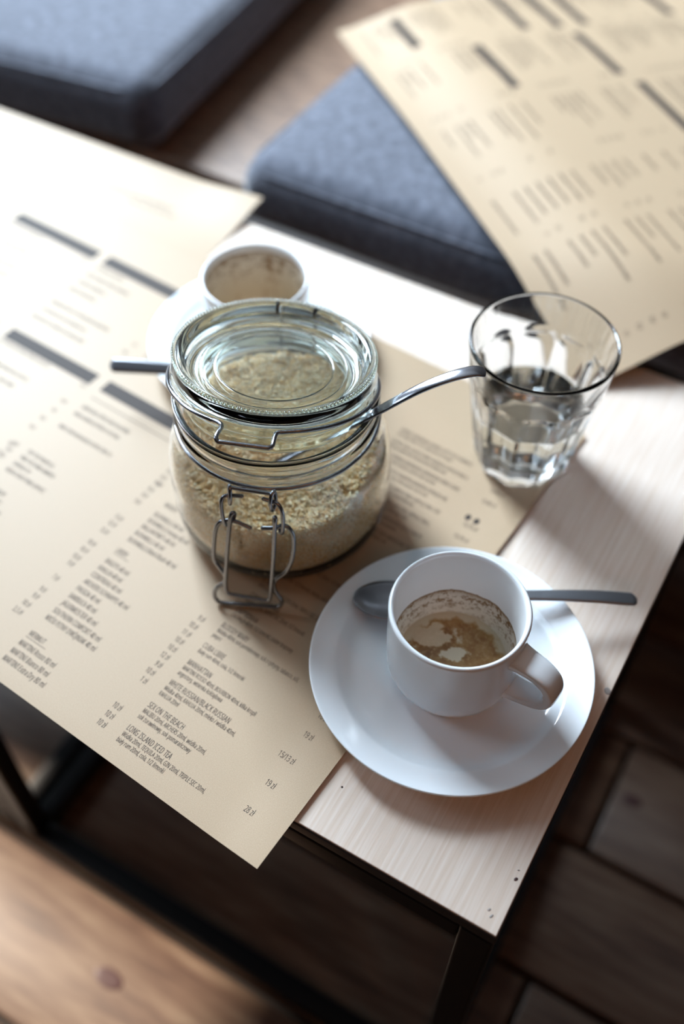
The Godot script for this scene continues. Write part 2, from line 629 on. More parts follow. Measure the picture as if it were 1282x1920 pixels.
func lifted_menu(s: float, t: float) -> Vector3:                  # s to the right end by the tumbler, t down to the long edge seen at its left
	var u := 0.5 - s
	var v := 0.353 - t
	var e1 := Vector2(cos(0.698), sin(0.698))
	var q := Vector2(0.104, 0.36) + e1 * u + Vector2(-e1.y, e1.x) * v
	var lift := 0.0015 + 0.024 * smoothstep(-0.02, 0.13, u + 0.5 * v) + 0.012 * smoothstep(0.0, 0.09, v) - 0.006 * smoothstep(0.3, 0.5, u) + 0.004 * sin(v * 14.0)
	return lw(q.x, q.y, TOP + lift)

func raised(f: Callable) -> Callable:
	return func(s, t): return (f as Callable).call(s, t) + Vector3(0, 0.00007, 0)

const WORDS := ["SERNIK", "SZARLOTKA", "ESPRESSO", "LATTE", "AMERICANO", "CAPPUCCINO", "HERBATA", "SOK", "KANAPKA", "TOST", "ZUPA DNIA", "WINO", "PIWO", "LEMONIADA", "CIASTO", "MLEKO", "WODA"]

func blurb(st: SurfaceTool, s: float, t: float, width: float, cap: float, f: Callable) -> void:
	var text := ""
	while text.length() * cap * 0.42 < width:
		text += WORDS[rng.randi() % WORDS.size()] + " "
	letter(st, text.substr(0, int(width / (cap * 0.42))).strip_edges(), s, t, cap, 0.52, f)

func page_columns(st: SurfaceTool, f: Callable, cols: Array, rows: Array, step: float, cap := 0.0033) -> void:
	for c in cols:
		for r in rows:
			var t: float = r[0]
			while t < r[1]:
				blurb(st, c[0], t, c[1] * rng.randf_range(0.35, 0.8), cap, f)
				if rng.randf() < 0.8: letter(st, "%d zł" % rng.randi_range(6, 19), c[2], t, 0.0033, 0.52, f, true)
				t += step * (1.0 if rng.randf() < 0.8 else 1.9)

func menus() -> void:
	var size := Vector2(0.5, 0.353)
	# the near sheet
	var m := thing("menu_sheet", Vector3.ZERO)
	tag(m, "kraft paper drinks menu under the sugar jar, its near corner hanging over the table", "menu", "kraft paper menu sheets")
	part("paper", sheet(size, 60, 40, 0.0002, near_menu), M.kraft, m)
	var st := ink_tool()
	var f := raised(near_menu)
	var C := 0.0036
	var K := 0.565
	# column with the cocktails
	var names := [[0.2422, "CAIPIRINHA", ["CACHAÇA 40ml, 1/2 limonki, cukier brązowy"]], [0.2552, "BLOODY MARY", ["Wódka 40ml, sok pomidorowy, sok z cytryny, tabasco, sól,", "pieprz"]], [0.2718, "CUBA LIBRE", ["Biały rum 40ml, cola, 1/2 limonki"]],
		[0.285, "MANHATTAN", ["MARTINI ROSSO 40ml, BOURBON 40ml, kilka kropli", "angostury, wisienka koktajlowa"]], [0.3006, "WHITE RUSSIAN/BLACK RUSSIAN", ["Wódka 40ml, KAHLUA 20ml, mleko / wódka 40ml,", "KAHLUA 20ml"]],
		[0.3176, "SEX ON THE BEACH", ["MALIBU 20ml, ARCHERS 20ml, wódka 20ml,", "sok żurawinowy, sok pomarańczowy"]], [0.3342, "LONG ISLAND ICED TEA", ["Wódka 20ml, TEQUILA 20ml, GIN 20ml, TRIPLE SEC 20ml,", "biały rum 20ml, cola, 1/2 limonki"]],
		[0.2295, "COSMOPOLITAN", ["Wódka 40ml, TRIPLE SEC 20ml, 1/2 limonki"]], [0.2165, "B-52", ["KAHLUA 20ml, BAILEYS 20ml, TRIPLE SEC 20ml"]], [0.2035, "MOJITO", ["Biały rum 40ml, 1/2 limonki, mięta, cukier brązowy"]], [0.1905, "MARGARITA", ["TEQUILA 40ml, TRIPLE SEC 20ml, 1/2 limonki"]]]
	for n in names:
		letter(st, n[1], 0.3968, n[0], C, K, f)
		for k in n[2].size(): letter(st, n[2][k], 0.3968, n[0] + 0.004 * (k + 1), 0.0028, K, f)
	for p in [[0.2699, "16 zł"], [0.2832, "19 zł"], [0.2996, "15/13 zł"], [0.3161, "19 zł"], [0.3335, "28 zł"], [0.2545, "16 zł"], [0.242, "16 zł"], [0.229, "16 zł"], [0.123, "15/70 zł"], [0.1121, "15/70 zł"], [0.089, "13/60 zł"], [0.0785, "13/60 zł"]]:
		letter(st, p[1], 0.4815, p[0], C, K, f, true)
	# two small marks over those prices
	for x in [0.4715, 0.4775]:
		for k in 12:
			var a := TAU * k / 12.0
			var b := TAU * (k + 1) / 12.0
			st.add_vertex((f as Callable).call(x, 0.1045))
			st.add_vertex((f as Callable).call(x + 0.0019 * cos(a), 0.1045 + 0.0025 * sin(a)))
			st.add_vertex((f as Callable).call(x + 0.0019 * cos(b), 0.1045 + 0.0025 * sin(b)))
	# spirits
	var t := 0.2592
	for p in ["9 zł", "10 zł", "11 zł", "10 zł", "10 zł", "12 zł", "9 zł", "10 zł", "1 zł"]:
		letter(st, p, 0.3868, t, C, K, f, true)
		t += 0.00612
	t = 0.3285
	for p in ["10 zł", "10 zł", "10 zł"]:
		letter(st, p, 0.3868, t, C, K, f, true)
		t += 0.00612
	for p in [[0.3226, "WERMUT"], [0.3302, "MARTINI Rosso 80 ml"], [0.3364, "MARTINI Bianco 80 ml"], [0.3424, "MARTINI Extra Dry 80 ml"], [0.2504, "LIKIER"], [0.2601, "BAILEYS 40 ml"], [0.2662, "KAHLUA 40 ml"], [0.2722, "COINTREAU 40 ml"], [0.2784, "ARCHERS SCHNAPPS 40 ml"], [0.2846, "PASSOA 40 ml"], [0.2908, "SAMBUCA 40 ml"],
		[0.297, "JÄGERMEISTER 40 ml"], [0.3034, "SOUTHERN COMFORT 40 ml"], [0.3095, "MIÓD PITNY DWÓJNIAK 40 ml"], [0.2401, "BUSHMILLS Black Bush 40 ml"], [0.234, "BUSHMILLS 40 ml"], [0.228, "BALLANTINE'S 40 ml"], [0.2222, "BUSHMILLS Honey 40 ml"], [0.2164, "BUSHMILLS 40 ml"], [0.207, "WHISKY"]]:
		letter(st, p[1], 0.311, p[0], C, K, f)
	bar(st, 0.311, 0.3238, 0.3262, 0.3241, f)
	bar(st, 0.311, 0.2516, 0.3225, 0.2519, f)
	for p in [[0.316, "3,5 zł"], [0.3097, "10 zł"], [0.3029, "9 zł"], [0.2972, "9 zł"], [0.2868, "7 zł"], [0.2741, "9 zł"], [0.2686, "10 zł"], [0.2621, "10 zł"], [0.2557, "10 zł"], [0.2444, "12 zł"], [0.2376, "12 zł"], [0.2318, "13 zł"], [0.2154, "9 zł"], [0.209, "9 zł"], [0.203, "9 zł"], [0.197, "9 zł"], [0.191, "9 zł"], [0.185, "9 zł"]]:
		letter(st, p[1], 0.2979, p[0], C, K, f, true)
	# headings as dark bars
	for b in [[0.0148, 0.0445, 0.103], [0.1125, 0.0445, 0.2], [0.0148, 0.1465, 0.0985], [0.1125, 0.1465, 0.1976], [0.2075, 0.1465, 0.295]]:
		bar(st, b[0], b[1] - 0.0022, b[2], b[1] + 0.0088, f)
	bar(st, 0.2077, 0.1632, 0.285, 0.1637, f)
	# the columns further back, too far out of focus to read
	page_columns(st, f, [[0.0148, 0.075, 0.1005], [0.1125, 0.075, 0.1976]], [[0.06, 0.135], [0.16, 0.33]], 0.0098)
	page_columns(st, f, [[0.209, 0.06, 0.30]], [[0.06, 0.128], [0.1748, 0.2]], 0.0075)
	for r in [[0.2251, 0.2449], [0.26, 0.275], [0.29, 0.315]]:
		page_columns(st, f, [[0.209, 0.045, 0.2]], [r], 0.0062)
	page_columns(st, f, [[0.311, 0.06, 0.3868]], [[0.06, 0.19]], 0.0066)
	for r in 8:
		blurb(st, 0.3968, 0.0673 + 0.0115 * r, 0.06, 0.0033, f)
		blurb(st, 0.3968, 0.0715 + 0.0115 * r, 0.045, 0.0026, f)
	part("print", st.commit(), M.ink, m)
	# the sheet under it, reaching over the second table
	m = thing("menu_sheet", Vector3.ZERO)
	tag(m, "kraft paper menu washed out by light, its far corner over the table's back edge", "menu", "kraft paper menu sheets")
	part("paper", sheet(size, 40, 30, 0.0002, far_menu), M.kraft, m)
	st = ink_tool()
	f = raised(far_menu)
	blurb(st, 0.37, 0.045, 0.07, 0.0033, f)
	blurb(st, 0.40, 0.052, 0.05, 0.0026, f)
	blurb(st, 0.28, 0.04, 0.03, 0.0033, f)
	part("print", st.commit(), M.ink, m)
	# the lifted sheet on the cushion
	m = thing("menu_sheet", Vector3.ZERO)
	tag(m, "curved kraft paper menu lying from the cushion onto the table behind the tumbler", "menu", "kraft paper menu sheets")
	part("paper", sheet(size, 60, 40, 0.0002, lifted_menu), M.kraft, m)
	st = ink_tool()
	f = raised(lifted_menu)
	for b in [[0.0148, 0.076, 0.052], [0.103, 0.185, 0.098], [0.005, 0.087, 0.157], [0.005, 0.091, 0.19], [0.012, 0.092, 0.217], [0.108, 0.191, 0.197], [0.208, 0.292, 0.206], [0.03, 0.094, 0.309]]:
		bar(st, b[0], 0.353 - b[2] - 0.0045, b[1], 0.353 - b[2] + 0.0045, f)
	page_columns(st, f, [[0.0148, 0.07, 0.095], [0.103, 0.075, 0.192], [0.209, 0.07, 0.285]], [[0.05, 0.13], [0.17, 0.19], [0.21, 0.24], [0.262, 0.292], [0.31, 0.34]], 0.0062, 0.0024)
	page_columns(st, f, [[0.312, 0.06, 0.37], [0.384, 0.07, 0.478]], [[0.03, 0.16], [0.17, 0.285], [0.29, 0.34]], 0.0095, 0.0027)
	part("print", st.commit(), M.ink, m)

# ---------------------------------------------------------------- cups, saucers and spoons
func stain_texture(seed_: int, heavy: float, level: float) -> ImageTexture:
	# wall of the cup inside: u round the cup, v from the rim (0) to the middle of the floor (1)
	var w := 1024
	var h := 384
	var im := Image.create(w, h, false, Image.FORMAT_RGB8)
	var n1 := FastNoiseLite.new()
	n1.seed = seed_
	n1.frequency = 1.0
	n1.fractal_octaves = 5
	var white := Color8(232, 234, 236)
	for y in h:
		var v := float(y) / h
		for x in w:
			var a := TAU * x / w
			var px := cos(a) * 3.0
			var pz := sin(a) * 3.0
			var edge := level + 0.012 * n1.get_noise_3d(px * 0.6, 5.0, pz * 0.6)
			var c := white
			if v > edge:
				var depth := v - edge
				var speck := n1.get_noise_3d(px * 5.0, v * 60.0, pz * 5.0)
				var band := n1.get_noise_3d(px * 1.2, v * 16.0 + 9.0, pz * 1.2)
				var line := exp(-depth * 55.0)
				var film := clampf(0.34 + 0.5 * band + 0.55 * speck, 0.0, 1.0) * clampf(1.25 - depth * 2.2, 0.25, 1.0)
				c = c.lerp(Color8(208, 193, 168), clampf((0.4 + depth * 1.7) * minf(heavy, 1.1), 0, 1))
				if heavy > 1.2: c = c.lerp(Color8(132, 92, 56), smoothstep(0.4, 0.8, 0.1 + n1.get_noise_3d(px * 0.9, v * 1.2, pz * 0.9) + 0.15 * band) * 0.9)
				c = c.lerp(Color8(112, 82, 54), clampf(maxf(line * 0.95, smoothstep(0.3, 0.6, film) * 0.9 * clampf(1.1 - depth * 4.0, 0.0, 1.0)), 0, 1))
				c = c.lerp(Color8(150, 116, 78), smoothstep(0.55, 0.9, film) * 0.5)
			im.set_pixel(x, y, c)
	return ImageTexture.create_from_image(im)

func coffee_texture() -> ImageTexture:
	var n := 320
	var im := Image.create(n, n, false, Image.FORMAT_RGB8)
	var f := FastNoiseLite.new()
	f.seed = 5
	f.frequency = 2.2
	f.fractal_octaves = 5
	for y in n:
		for x in n:
			var p := Vector2(float(x) / n - 0.5, float(y) / n - 0.5) * 2.0
			var w := f.get_noise_2d(p.x, p.y)
			var w2 := f.get_noise_2d(p.x * 4 + 9, p.y * 4)
			var c := Color8(160, 122, 76).lerp(Color8(128, 88, 48), clampf(0.4 + w * 1.3, 0, 1)).lerp(Color8(186, 152, 108), clampf(w2 * 1.1, 0, 1))
			var foam := smoothstep(0.0, -0.05, ((p - Vector2(0.02, -0.08)) * Vector2(0.8, 1.7)).length() - 0.26 + 0.2 * w)
			foam = maxf(foam, smoothstep(0.0, -0.06, ((p - Vector2(-0.34, -0.42)) * Vector2(0.7, 1.3)).length() - 0.34 + 0.25 * w) * 0.8)
			var rim := smoothstep(0.82, 0.96, p.length() + 0.2 * w - 0.1 * p.y)
			c = c.lerp(Color8(214, 200, 176), clampf(foam * 0.92, 0, 1)).lerp(Color8(204, 188, 160), rim)
			im.set_pixel(x, y, c)
	return ImageTexture.create_from_image(im)

func make_saucer(at: Vector3, label: String) -> void:
	var s := thing("saucer", at)
	tag(s, label, "saucer", "white espresso saucers")
	var prof := smooth2([Vector2(0.0, 0.0052), Vector2(0.012, 0.0052), Vector2(0.0235, 0.0053), Vector2(0.0262, 0.0053), Vector2(0.0275, 0.0062), Vector2(0.0295, 0.0062), Vector2(0.044, 0.0063), Vector2(0.0535, 0.0069), Vector2(0.0585, 0.0086), Vector2(0.0622, 0.0112), Vector2(0.0648, 0.0122), Vector2(0.0715, 0.0136), Vector2(0.0757, 0.0148),
		Vector2(0.0769, 0.0149), Vector2(0.0772, 0.0142), Vector2(0.0765, 0.0128), Vector2(0.072, 0.0103), Vector2(0.0635, 0.0072), Vector2(0.055, 0.0042), Vector2(0.047, 0.0024), Vector2(0.0445, 0.0006), Vector2(0.0425, 0.0), Vector2(0.0405, 0.0006), Vector2(0.0395, 0.0022), Vector2(0.02, 0.0024), Vector2(0.0, 0.0024)], 3)
	part("plate", lathe(prof, 128), M.porcelain, s)

func make_cup(at: Vector3, turn: float, handle: float, label: String, stain: ImageTexture, coffee: bool) -> void:
	var c := thing("espresso_cup", at, turn)
	tag(c, label, "cup", "white espresso cups")
	# outside, foot to rim to just inside the lip
	var lip := Vector2(0.0335, 0.0598)
	var out := smooth2([Vector2(0.0, 0.0022), Vector2(0.022, 0.0022), Vector2(0.0265, 0.0018), Vector2(0.0275, 0.0003), Vector2(0.0288, 0.0), Vector2(0.0298, 0.0012), Vector2(0.0302, 0.0034), Vector2(0.0325, 0.0068), Vector2(0.0347, 0.012), Vector2(0.0357, 0.019), Vector2(0.0361, 0.035), Vector2(0.03625, 0.05), Vector2(0.0364, 0.0588), Vector2(0.0361, 0.0607), Vector2(0.0351, 0.0615), Vector2(0.0341, 0.0611), lip], 4)
	var inn := smooth2([lip, Vector2(0.0331, 0.057), Vector2(0.0328, 0.045), Vector2(0.0322, 0.03), Vector2(0.0308, 0.018), Vector2(0.0275, 0.0102), Vector2(0.021, 0.0068), Vector2(0.012, 0.0058), Vector2(0.0, 0.0056)], 6)
	part("body", lathe(out, 128, 0), M.porcelain, c)
	var dirty := plain(Color.WHITE, 0.25)
	dirty.albedo_texture = stain
	dirty.texture_repeat = true
	var lining := part("stained_lining", lathe(inn, 128, -1), dirty, c)
	lining.set_meta("label", "brown coffee stained lining")
	# handle: a broad strap, swept in the upright plane that it stands in
	var path := smooth2([Vector2(0.0335, 0.0505), Vector2(0.040, 0.0503), Vector2(0.0485, 0.0492), Vector2(0.0552, 0.0452), Vector2(0.0578, 0.0388), Vector2(0.0568, 0.0322), Vector2(0.0528, 0.0272), Vector2(0.047, 0.0240), Vector2(0.041, 0.0220), Vector2(0.0335, 0.0205)], 6)
	var p := PackedVector3Array()
	for i in path.size():
		var d: Vector2 = (path[mini(i + 1, path.size() - 1)] - path[maxi(i - 1, 0)]).normalized()
		var nrm := Vector2(-d.y, d.x)
		var f := float(i) / (path.size() - 1)
		var half := lerpf(0.0074, 0.0062, f) + 0.0026 * exp(-f * 14.0) + 0.002 * exp(-(1.0 - f) * 14.0)
		for j in 20:
			var a := TAU * j / 20
			var x := signf(cos(a)) * pow(absf(cos(a)), 0.6) * 0.0033
			var z := signf(sin(a)) * pow(absf(sin(a)), 0.6) * half
			var q: Vector2 = path[i] + nrm * x
			p.append(Vector3(q.x, q.y, z))
	var h := part("handle", net(p, path.size(), 20, true), M.porcelain, c)
	h.rotation.y = -handle
	if coffee:
		var cm := plain(Color.WHITE, 0.12)
		cm.albedo_texture = coffee_texture()
		var uv := PackedVector2Array()
		var pts := PackedVector3Array()
		for i in 9:
			for j in 65:
				var a := TAU * j / 64
				var r := 0.0296 * i / 8.0
				if j < 64: pts.append(Vector3(r * cos(a), 0.0138 - (0.0006 if i == 8 else 0.0), r * sin(a)))
				uv.append(Vector2(0.5 + 0.5 * i / 8.0 * cos(a), 0.5 + 0.5 * i / 8.0 * sin(a)))
		var o := part("coffee", net(pts, 9, 64, true, false, uv, 1), cm, self, at)
		tag(o, "last brown coffee and pale foam at the bottom of the near cup", "coffee")

# A spoon from the end of its handle to the tip of its bowl. Stations: [along, half width, height, thickness, dish]
func spoon_mesh(stations: Array) -> ArrayMesh:
	var p := PackedVector3Array()
	var rows := []
	for k in 5:
		var tab := []
		for s in stations: tab.append(Vector2(s[0], s[k]))
		rows.append(smooth2(tab, 6))
	var n: int = rows[0].size()
	for i in n:
		var half: float = maxf(rows[1][i].y, 0.0)
		var hgt: float = rows[2][i].y
		var th: float = rows[3][i].y
		var dish: float = maxf(rows[4][i].y, 0.0)
		var x: float = rows[0][i].y
		var m := 12
		for j in m + 1:
			var q := -1.0 + 2.0 * j / m
			p.append(Vector3(x, hgt - dish * (1.0 - q * q) + 0.5 * th * sqrt(maxf(0.0, 1.0 - q * q * q * q)), q * half))
		for j in range(m - 1, 0, -1):
			var q := -1.0 + 2.0 * j / m
			p.append(Vector3(x, hgt - dish * (1.0 - q * q) - 0.5 * th * sqrt(maxf(0.0, 1.0 - q * q * q * q)), q * half))
	return net(p, n, 24, true)

func teaspoon() -> ArrayMesh:
	return spoon_mesh([[0.0, 0.0003, 0.0002, 0.0012, 0], [0.0004, 0.0022, 0.0002, 0.0016, 0], [0.0018, 0.0041, 0.0004, 0.0019, 0], [0.005, 0.005, 0.0009, 0.002, 0], [0.025, 0.0048, 0.0030, 0.0021, 0], [0.05, 0.0041, 0.0040, 0.0022, 0], [0.08, 0.0034, 0.0038, 0.0024, 0], [0.1, 0.0031, 0.0026, 0.0026, 0],
		[0.112, 0.0034, 0.0012, 0.0024, 0.0], [0.118, 0.0062, 0.0006, 0.0018, 0.001], [0.126, 0.0112, 0.0006, 0.0013, 0.0032], [0.136, 0.0142, 0.0008, 0.0012, 0.005], [0.146, 0.0138, 0.0012, 0.0012, 0.0046], [0.154, 0.0102, 0.0016, 0.0012, 0.0026], [0.1585, 0.0055, 0.0019, 0.0012, 0.0008], [0.1602, 0.0003, 0.002, 0.0008, 0]])

func lay_spoon(mesh: ArrayMesh, from: Vector3, to: Vector3, label: String, mat: Material, roll := 0.0) -> Node3D:
	var s := thing("teaspoon", from)
	tag(s, label, "spoon", "steel teaspoons")
	var x := (to - from).normalized()
	var z := x.cross(Vector3.UP).normalized()
	s.transform.basis = Basis(x, z.cross(x), z) * Basis(Vector3.RIGHT, roll)
	part("spoon_body", mesh, mat, s)
	return s

func tableware() -> void:
	var near := Vector3(0.0600, TOP, -0.2858)
	var far := Vector3(-0.0590, TOP + 0.0018, -0.5455)
	make_saucer(near + Vector3(0, 0.0012, 0), "white saucer under the near espresso cup, at the table's front corner")
	make_saucer(far, "white saucer behind the sugar jar, under the far espresso cup")
	make_cup(near + Vector3(0, 0.0066, 0), 0.0, deg_to_rad(37), "white espresso cup in front with coffee left in it and handle towards the viewer", stain_texture(3, 1.0, 0.37), true)
	make_cup(far + Vector3(0, 0.0053, 0), 1.9, deg_to_rad(150), "white espresso cup behind the sugar jar, empty with brown streaks inside", stain_texture(14, 1.5, 0.13), false)
	var sp := teaspoon()
	lay_spoon(sp, Vector3(0.1669, 0.4282, -0.3252), Vector3(0.0047, 0.4262, -0.3240), "dark steel teaspoon lying on the near saucer behind the cup", M.steel_dull, 0.12)
	lay_spoon(sp, Vector3(-0.1551, 0.4385, -0.5021), Vector3(0.002, 0.4275, -0.4945), "steel teaspoon on the far saucer, only its handle showing left of the jar", M.steel_dull, 0.5)

# ---------------------------------------------------------------- the sugar jar
func jar() -> void:
	var base := Vector3(-0.03675, TOP + 0.0016, -0.406)
	var j := thing("sugar_jar", base)
	tag(j, "clip top glass jar of raw sugar with its wire latch hanging open", "jar")
	# body: outside up, lip, inside down (metres above the base)
	var out := smooth2([Vector2(0.0, 0.004), Vector2(0.03, 0.0035), Vector2(0.044, 0.0012), Vector2(0.05, 0.0), Vector2(0.0555, 0.0008), Vector2(0.0605, 0.0045), Vector2(0.0637, 0.0115), Vector2(0.0649, 0.022), Vector2(0.0653, 0.036), Vector2(0.065, 0.05), Vector2(0.0632, 0.062), Vector2(0.0600, 0.0712), Vector2(0.0573, 0.0768), Vector2(0.0562, 0.0805), Vector2(0.0561, 0.0838), Vector2(0.0568, 0.0868), Vector2(0.0577, 0.0885), Vector2(0.0577, 0.0905), Vector2(0.0566, 0.0925), Vector2(0.0562, 0.0955), Vector2(0.0570, 0.0978), Vector2(0.0575, 0.0996), Vector2(0.0569, 0.1012), Vector2(0.0556, 0.1016),
		Vector2(0.0539, 0.1010), Vector2(0.0533, 0.0990), Vector2(0.0530, 0.0930), Vector2(0.0528, 0.0850), Vector2(0.0532, 0.0790), Vector2(0.0560, 0.0712), Vector2(0.0598, 0.0615), Vector2(0.0618, 0.05), Vector2(0.0621, 0.036), Vector2(0.0617, 0.022), Vector2(0.0600, 0.013), Vector2(0.0555, 0.0082), Vector2(0.045, 0.0072), Vector2(0.02, 0.0075), Vector2(0.0, 0.0076)], 4)
	part("jar_body", lathe(out, 128), M.jar_glass, j)
	# neck wire and the latch that hangs from it
	var a := deg_to_rad(100)
	var n := Vector3(cos(a), 0, sin(a))
	var t := Vector3(-sin(a), 0, cos(a))
	var ring := []
	for k in 96:
		ring.append(Vector3(0.0574 * cos(TAU * k / 96), 0.0832, 0.0574 * sin(TAU * k / 96)))
	part("neck_wire", tube(ring, 0.0011, 10, true), M.steel, j)
	var latch := Node3D.new()
	latch.name = "latch"
	j.add_child(latch, true)
	var d := (n * 0.034 + Vector3(0, -0.143, 0)).normalized()
	var nn := t.cross(d).normalized()
	if nn.dot(n) < 0: nn = -nn
	var o := n * 0.0600 + Vector3(0, 0.0827, 0)
	var lay := func(points: Array, depths: Array) -> Array:
		var res := []
		for k in points.size():
			res.append(o + t * (points[k].x * 0.001) + d * (points[k].y * 0.001) + nn * (depths[k % depths.size()] * 0.001))
		return res
	var V := func(x, y): return Vector2(x, y)
	var outer := [V.call(1.7, 24.7), V.call(7.5, 22.6), V.call(10.4, 21.8), V.call(14, 21.9), V.call(18.1, 23.6), V.call(20.6, 28), V.call(21.9, 36), V.call(22.6, 50.1), V.call(20.0, 56.3), V.call(16.6, 61.8), V.call(16.9, 67.4), V.call(22.0, 73.5), V.call(23.2, 78.5), V.call(22.0, 82.3), V.call(18.5, 83.9), V.call(2, 82.2), V.call(-12.5, 80.6), V.call(-16, 78.4), V.call(-16.2, 74.5), V.call(-13.6, 70), V.call(-12.0, 65), V.call(-13.2, 59.2), V.call(-19.0, 52), V.call(-22.2, 41), V.call(-22.6, 28), V.call(-20.6, 21.8), V.call(-17, 19.8), V.call(-11.5, 22.5), V.call(-5.4, 23.7)]
	part("outer_frame", tube(smooth2((lay as Callable).call(outer, [0.0]), 5), 0.00125, 10), M.steel, latch)
	var inner := [V.call(10.8, 20.5), V.call(10.0, 16.5), V.call(10.5, 14.6), V.call(11.4, 16.0), V.call(12.4, 22.5), V.call(14.2, 44), V.call(15.5, 62.4), V.call(15.6, 70), V.call(14.4, 73.2), V.call(11.5, 74.0), V.call(2.5, 74.2), V.call(-7.4, 74.4), V.call(-9.7, 73), V.call(-10.4, 70), V.call(-11.2, 59), V.call(-12.1, 40), V.call(-12.6, 20.4), V.call(-12.9, 15.0), V.call(-12.6, 13.5), V.call(-11.8, 15.5), V.call(-11.6, 20.5)]
	var depths := []
	for k in inner.size(): depths.append(-1.6 if k in [0, inner.size() - 1] else (0.4 if k in [1, inner.size() - 2] else (1.9 if k in [2, inner.size() - 3] else 2.5)))
	part("inner_frame", tube(smooth2((lay as Callable).call(inner, depths), 5), 0.00125, 10), M.steel, latch)
	var links := [[V.call(6.0, 3.9), V.call(11.0, 4.4), V.call(15.2, 5.0), V.call(16.8, 8), V.call(16.8, 14), V.call(16.0, 21), V.call(15.0, 24.6), V.call(13.2, 25.4), V.call(12.6, 22.0)], [V.call(-5.9, 3.6), V.call(-9.4, 4.3), V.call(-13.4, 4.6), V.call(-15.8, 7.5), V.call(-16.8, 12), V.call(-16.9, 18), V.call(-16.4, 24), V.call(-15.2, 25.8), V.call(-14.0, 23.0)]]
	for l in links:
		part("link", tube(smooth2((lay as Callable).call(l, [0.2, 0.2, 1.0, 1.7, 1.8, 1.6, 0.6, -1.0, -1.6]), 5), 0.00115, 10), M.steel, latch)
	for x in [12.6, -11.0]:
		var eye := []
		for k in 28:
			var b := TAU * k / 28
			eye.append(o + t * ((x - signf(x) * 0.9 * sin(b)) * 0.001) + d * (0.0042 + 0.0058 * cos(b)) + nn * 0.0022 * sin(b))
		part("eye", tube(eye, 0.00115, 10, true), M.steel, latch)
	part("bridge", tube(smooth2((lay as Callable).call([V.call(12.4, -1.6), V.call(10.4, -0.9), V.call(0, -0.7), V.call(-9.4, -0.8), V.call(-11, -1.6)], [0.4]), 5), 0.00115, 10), M.steel, latch)
	# the lid, tipped up at the front
	var lid := Node3D.new()
	lid.name = "lid"
	j.add_child(lid, true)
	var up := Vector3(0.067, 0.985, -0.16).normalized()
	var ex := Vector3(1, 0, 0)
	ex = (ex - up * ex.dot(up)).normalized()
	lid.transform = Transform3D(Basis(ex, up, ex.cross(up)), Vector3(-0.03645, TOP + 0.5 * (1.0 - 0.7486), -0.40905) - base)
	var lp := smooth2([Vector2(0.0, -0.0085), Vector2(0.025, -0.0084), Vector2(0.0312, -0.0083), Vector2(0.0320, -0.0077), Vector2(0.0328, -0.0083), Vector2(0.0385, -0.0082), Vector2(0.0394, -0.0075), Vector2(0.0402, -0.0080), Vector2(0.0445, -0.0072), Vector2(0.0475, -0.0048), Vector2(0.0492, -0.0018), Vector2(0.0508, -0.0003), Vector2(0.0528, 0.0), Vector2(0.0545, -0.0012), Vector2(0.0551, -0.004), Vector2(0.0553, -0.0085), Vector2(0.0560, -0.011), Vector2(0.0563, -0.0125), Vector2(0.0558, -0.0142), Vector2(0.0540, -0.0150), Vector2(0.0510, -0.0158), Vector2(0.0503, -0.0185), Vector2(0.0500, -0.0270), Vector2(0.0492, -0.0290), Vector2(0.0478, -0.0294), Vector2(0.0466, -0.0282), Vector2(0.0462, -0.0220), Vector2(0.0450, -0.0162), Vector2(0.0420, -0.0136), Vector2(0.036, -0.0130), Vector2(0.02, -0.0130), Vector2(0.0, -0.0130)], 4)
	part("lid_glass", lathe(lp, 128), M.lid_glass, lid)
	# the rim of glass beads round the lid
	var st := SurfaceTool.new()
	st.begin(Mesh.PRIMITIVE_TRIANGLES)
	var bead := SphereMesh.new()
	bead.radius = 0.00112
	bead.height = 0.00224
	bead.radial_segments = 10
	bead.rings = 6
	for k in 150:
		var b := TAU * k / 150
		st.append_from(bead, 0, Transform3D(Basis(), Vector3(0.0541 * cos(b), 0.0003, 0.0541 * sin(b))))
	var beads := part("beaded_rim", st.commit(), M.lid_glass, lid)
	beads.set_meta("kind", "stuff")
	# the wire round the lid with its catch loop in front
	var wire := []
	var bump := [Vector2(-25.6, 52.0), Vector2(-23.4, 55.5), Vector2(-25.4, 63.6), Vector2(-24.2, 66.0), Vector2(-21, 66.4), Vector2(-2, 68.3), Vector2(1.2, 68.2), Vector2(2.7, 66.0), Vector2(3.9, 58.6), Vector2(7.7, 57.0)]
	for k in 120:
		var b := TAU * k / 120 + PI / 2
		var q := Vector2(cos(b), sin(b)) * 0.0574
		if q.y > 0.0 and q.x > -0.0265 and q.x < 0.0095: continue
		wire.append(Vector3(q.x, -0.0165 + 0.008 * sin(b), q.y))
	# start of the list is just left of the loop and runs round the back to its right
	var loop := []
	for k in range(bump.size() - 1, -1, -1):
		loop.append(Vector3(bump[k].x * 0.001, -0.0088 - (0.0015 if k > 2 and k < 8 else 0.0), bump[k].y * 0.001))
	wire.append_array(loop)
	part("lid_wire", tube(smooth_loop(wire, 3), 0.0012, 10, true), M.steel, lid)
	# hinge wires at the back
	var hinge := Node3D.new()
	hinge.name = "hinge"
	j.add_child(hinge, true)
	for s in [-1, 1]:
		var back: Vector3 = -n * 0.0585 + t * (0.0112 * s)
		part("hinge_wire", tube(smooth2([back + Vector3(0, 0.081, 0) - n * 0.002, back + Vector3(0, 0.088, 0) - n * 0.0035, back + Vector3(0, 0.1, 0) - n * 0.0035, back + Vector3(0, 0.108, 0) - n * 0.001, back + Vector3(0, 0.111, 0) + n * 0.0035, back + Vector3(0, 0.107, 0) + n * 0.004], 5), 0.0012, 10), M.steel, hinge)
	sugar(base, n)
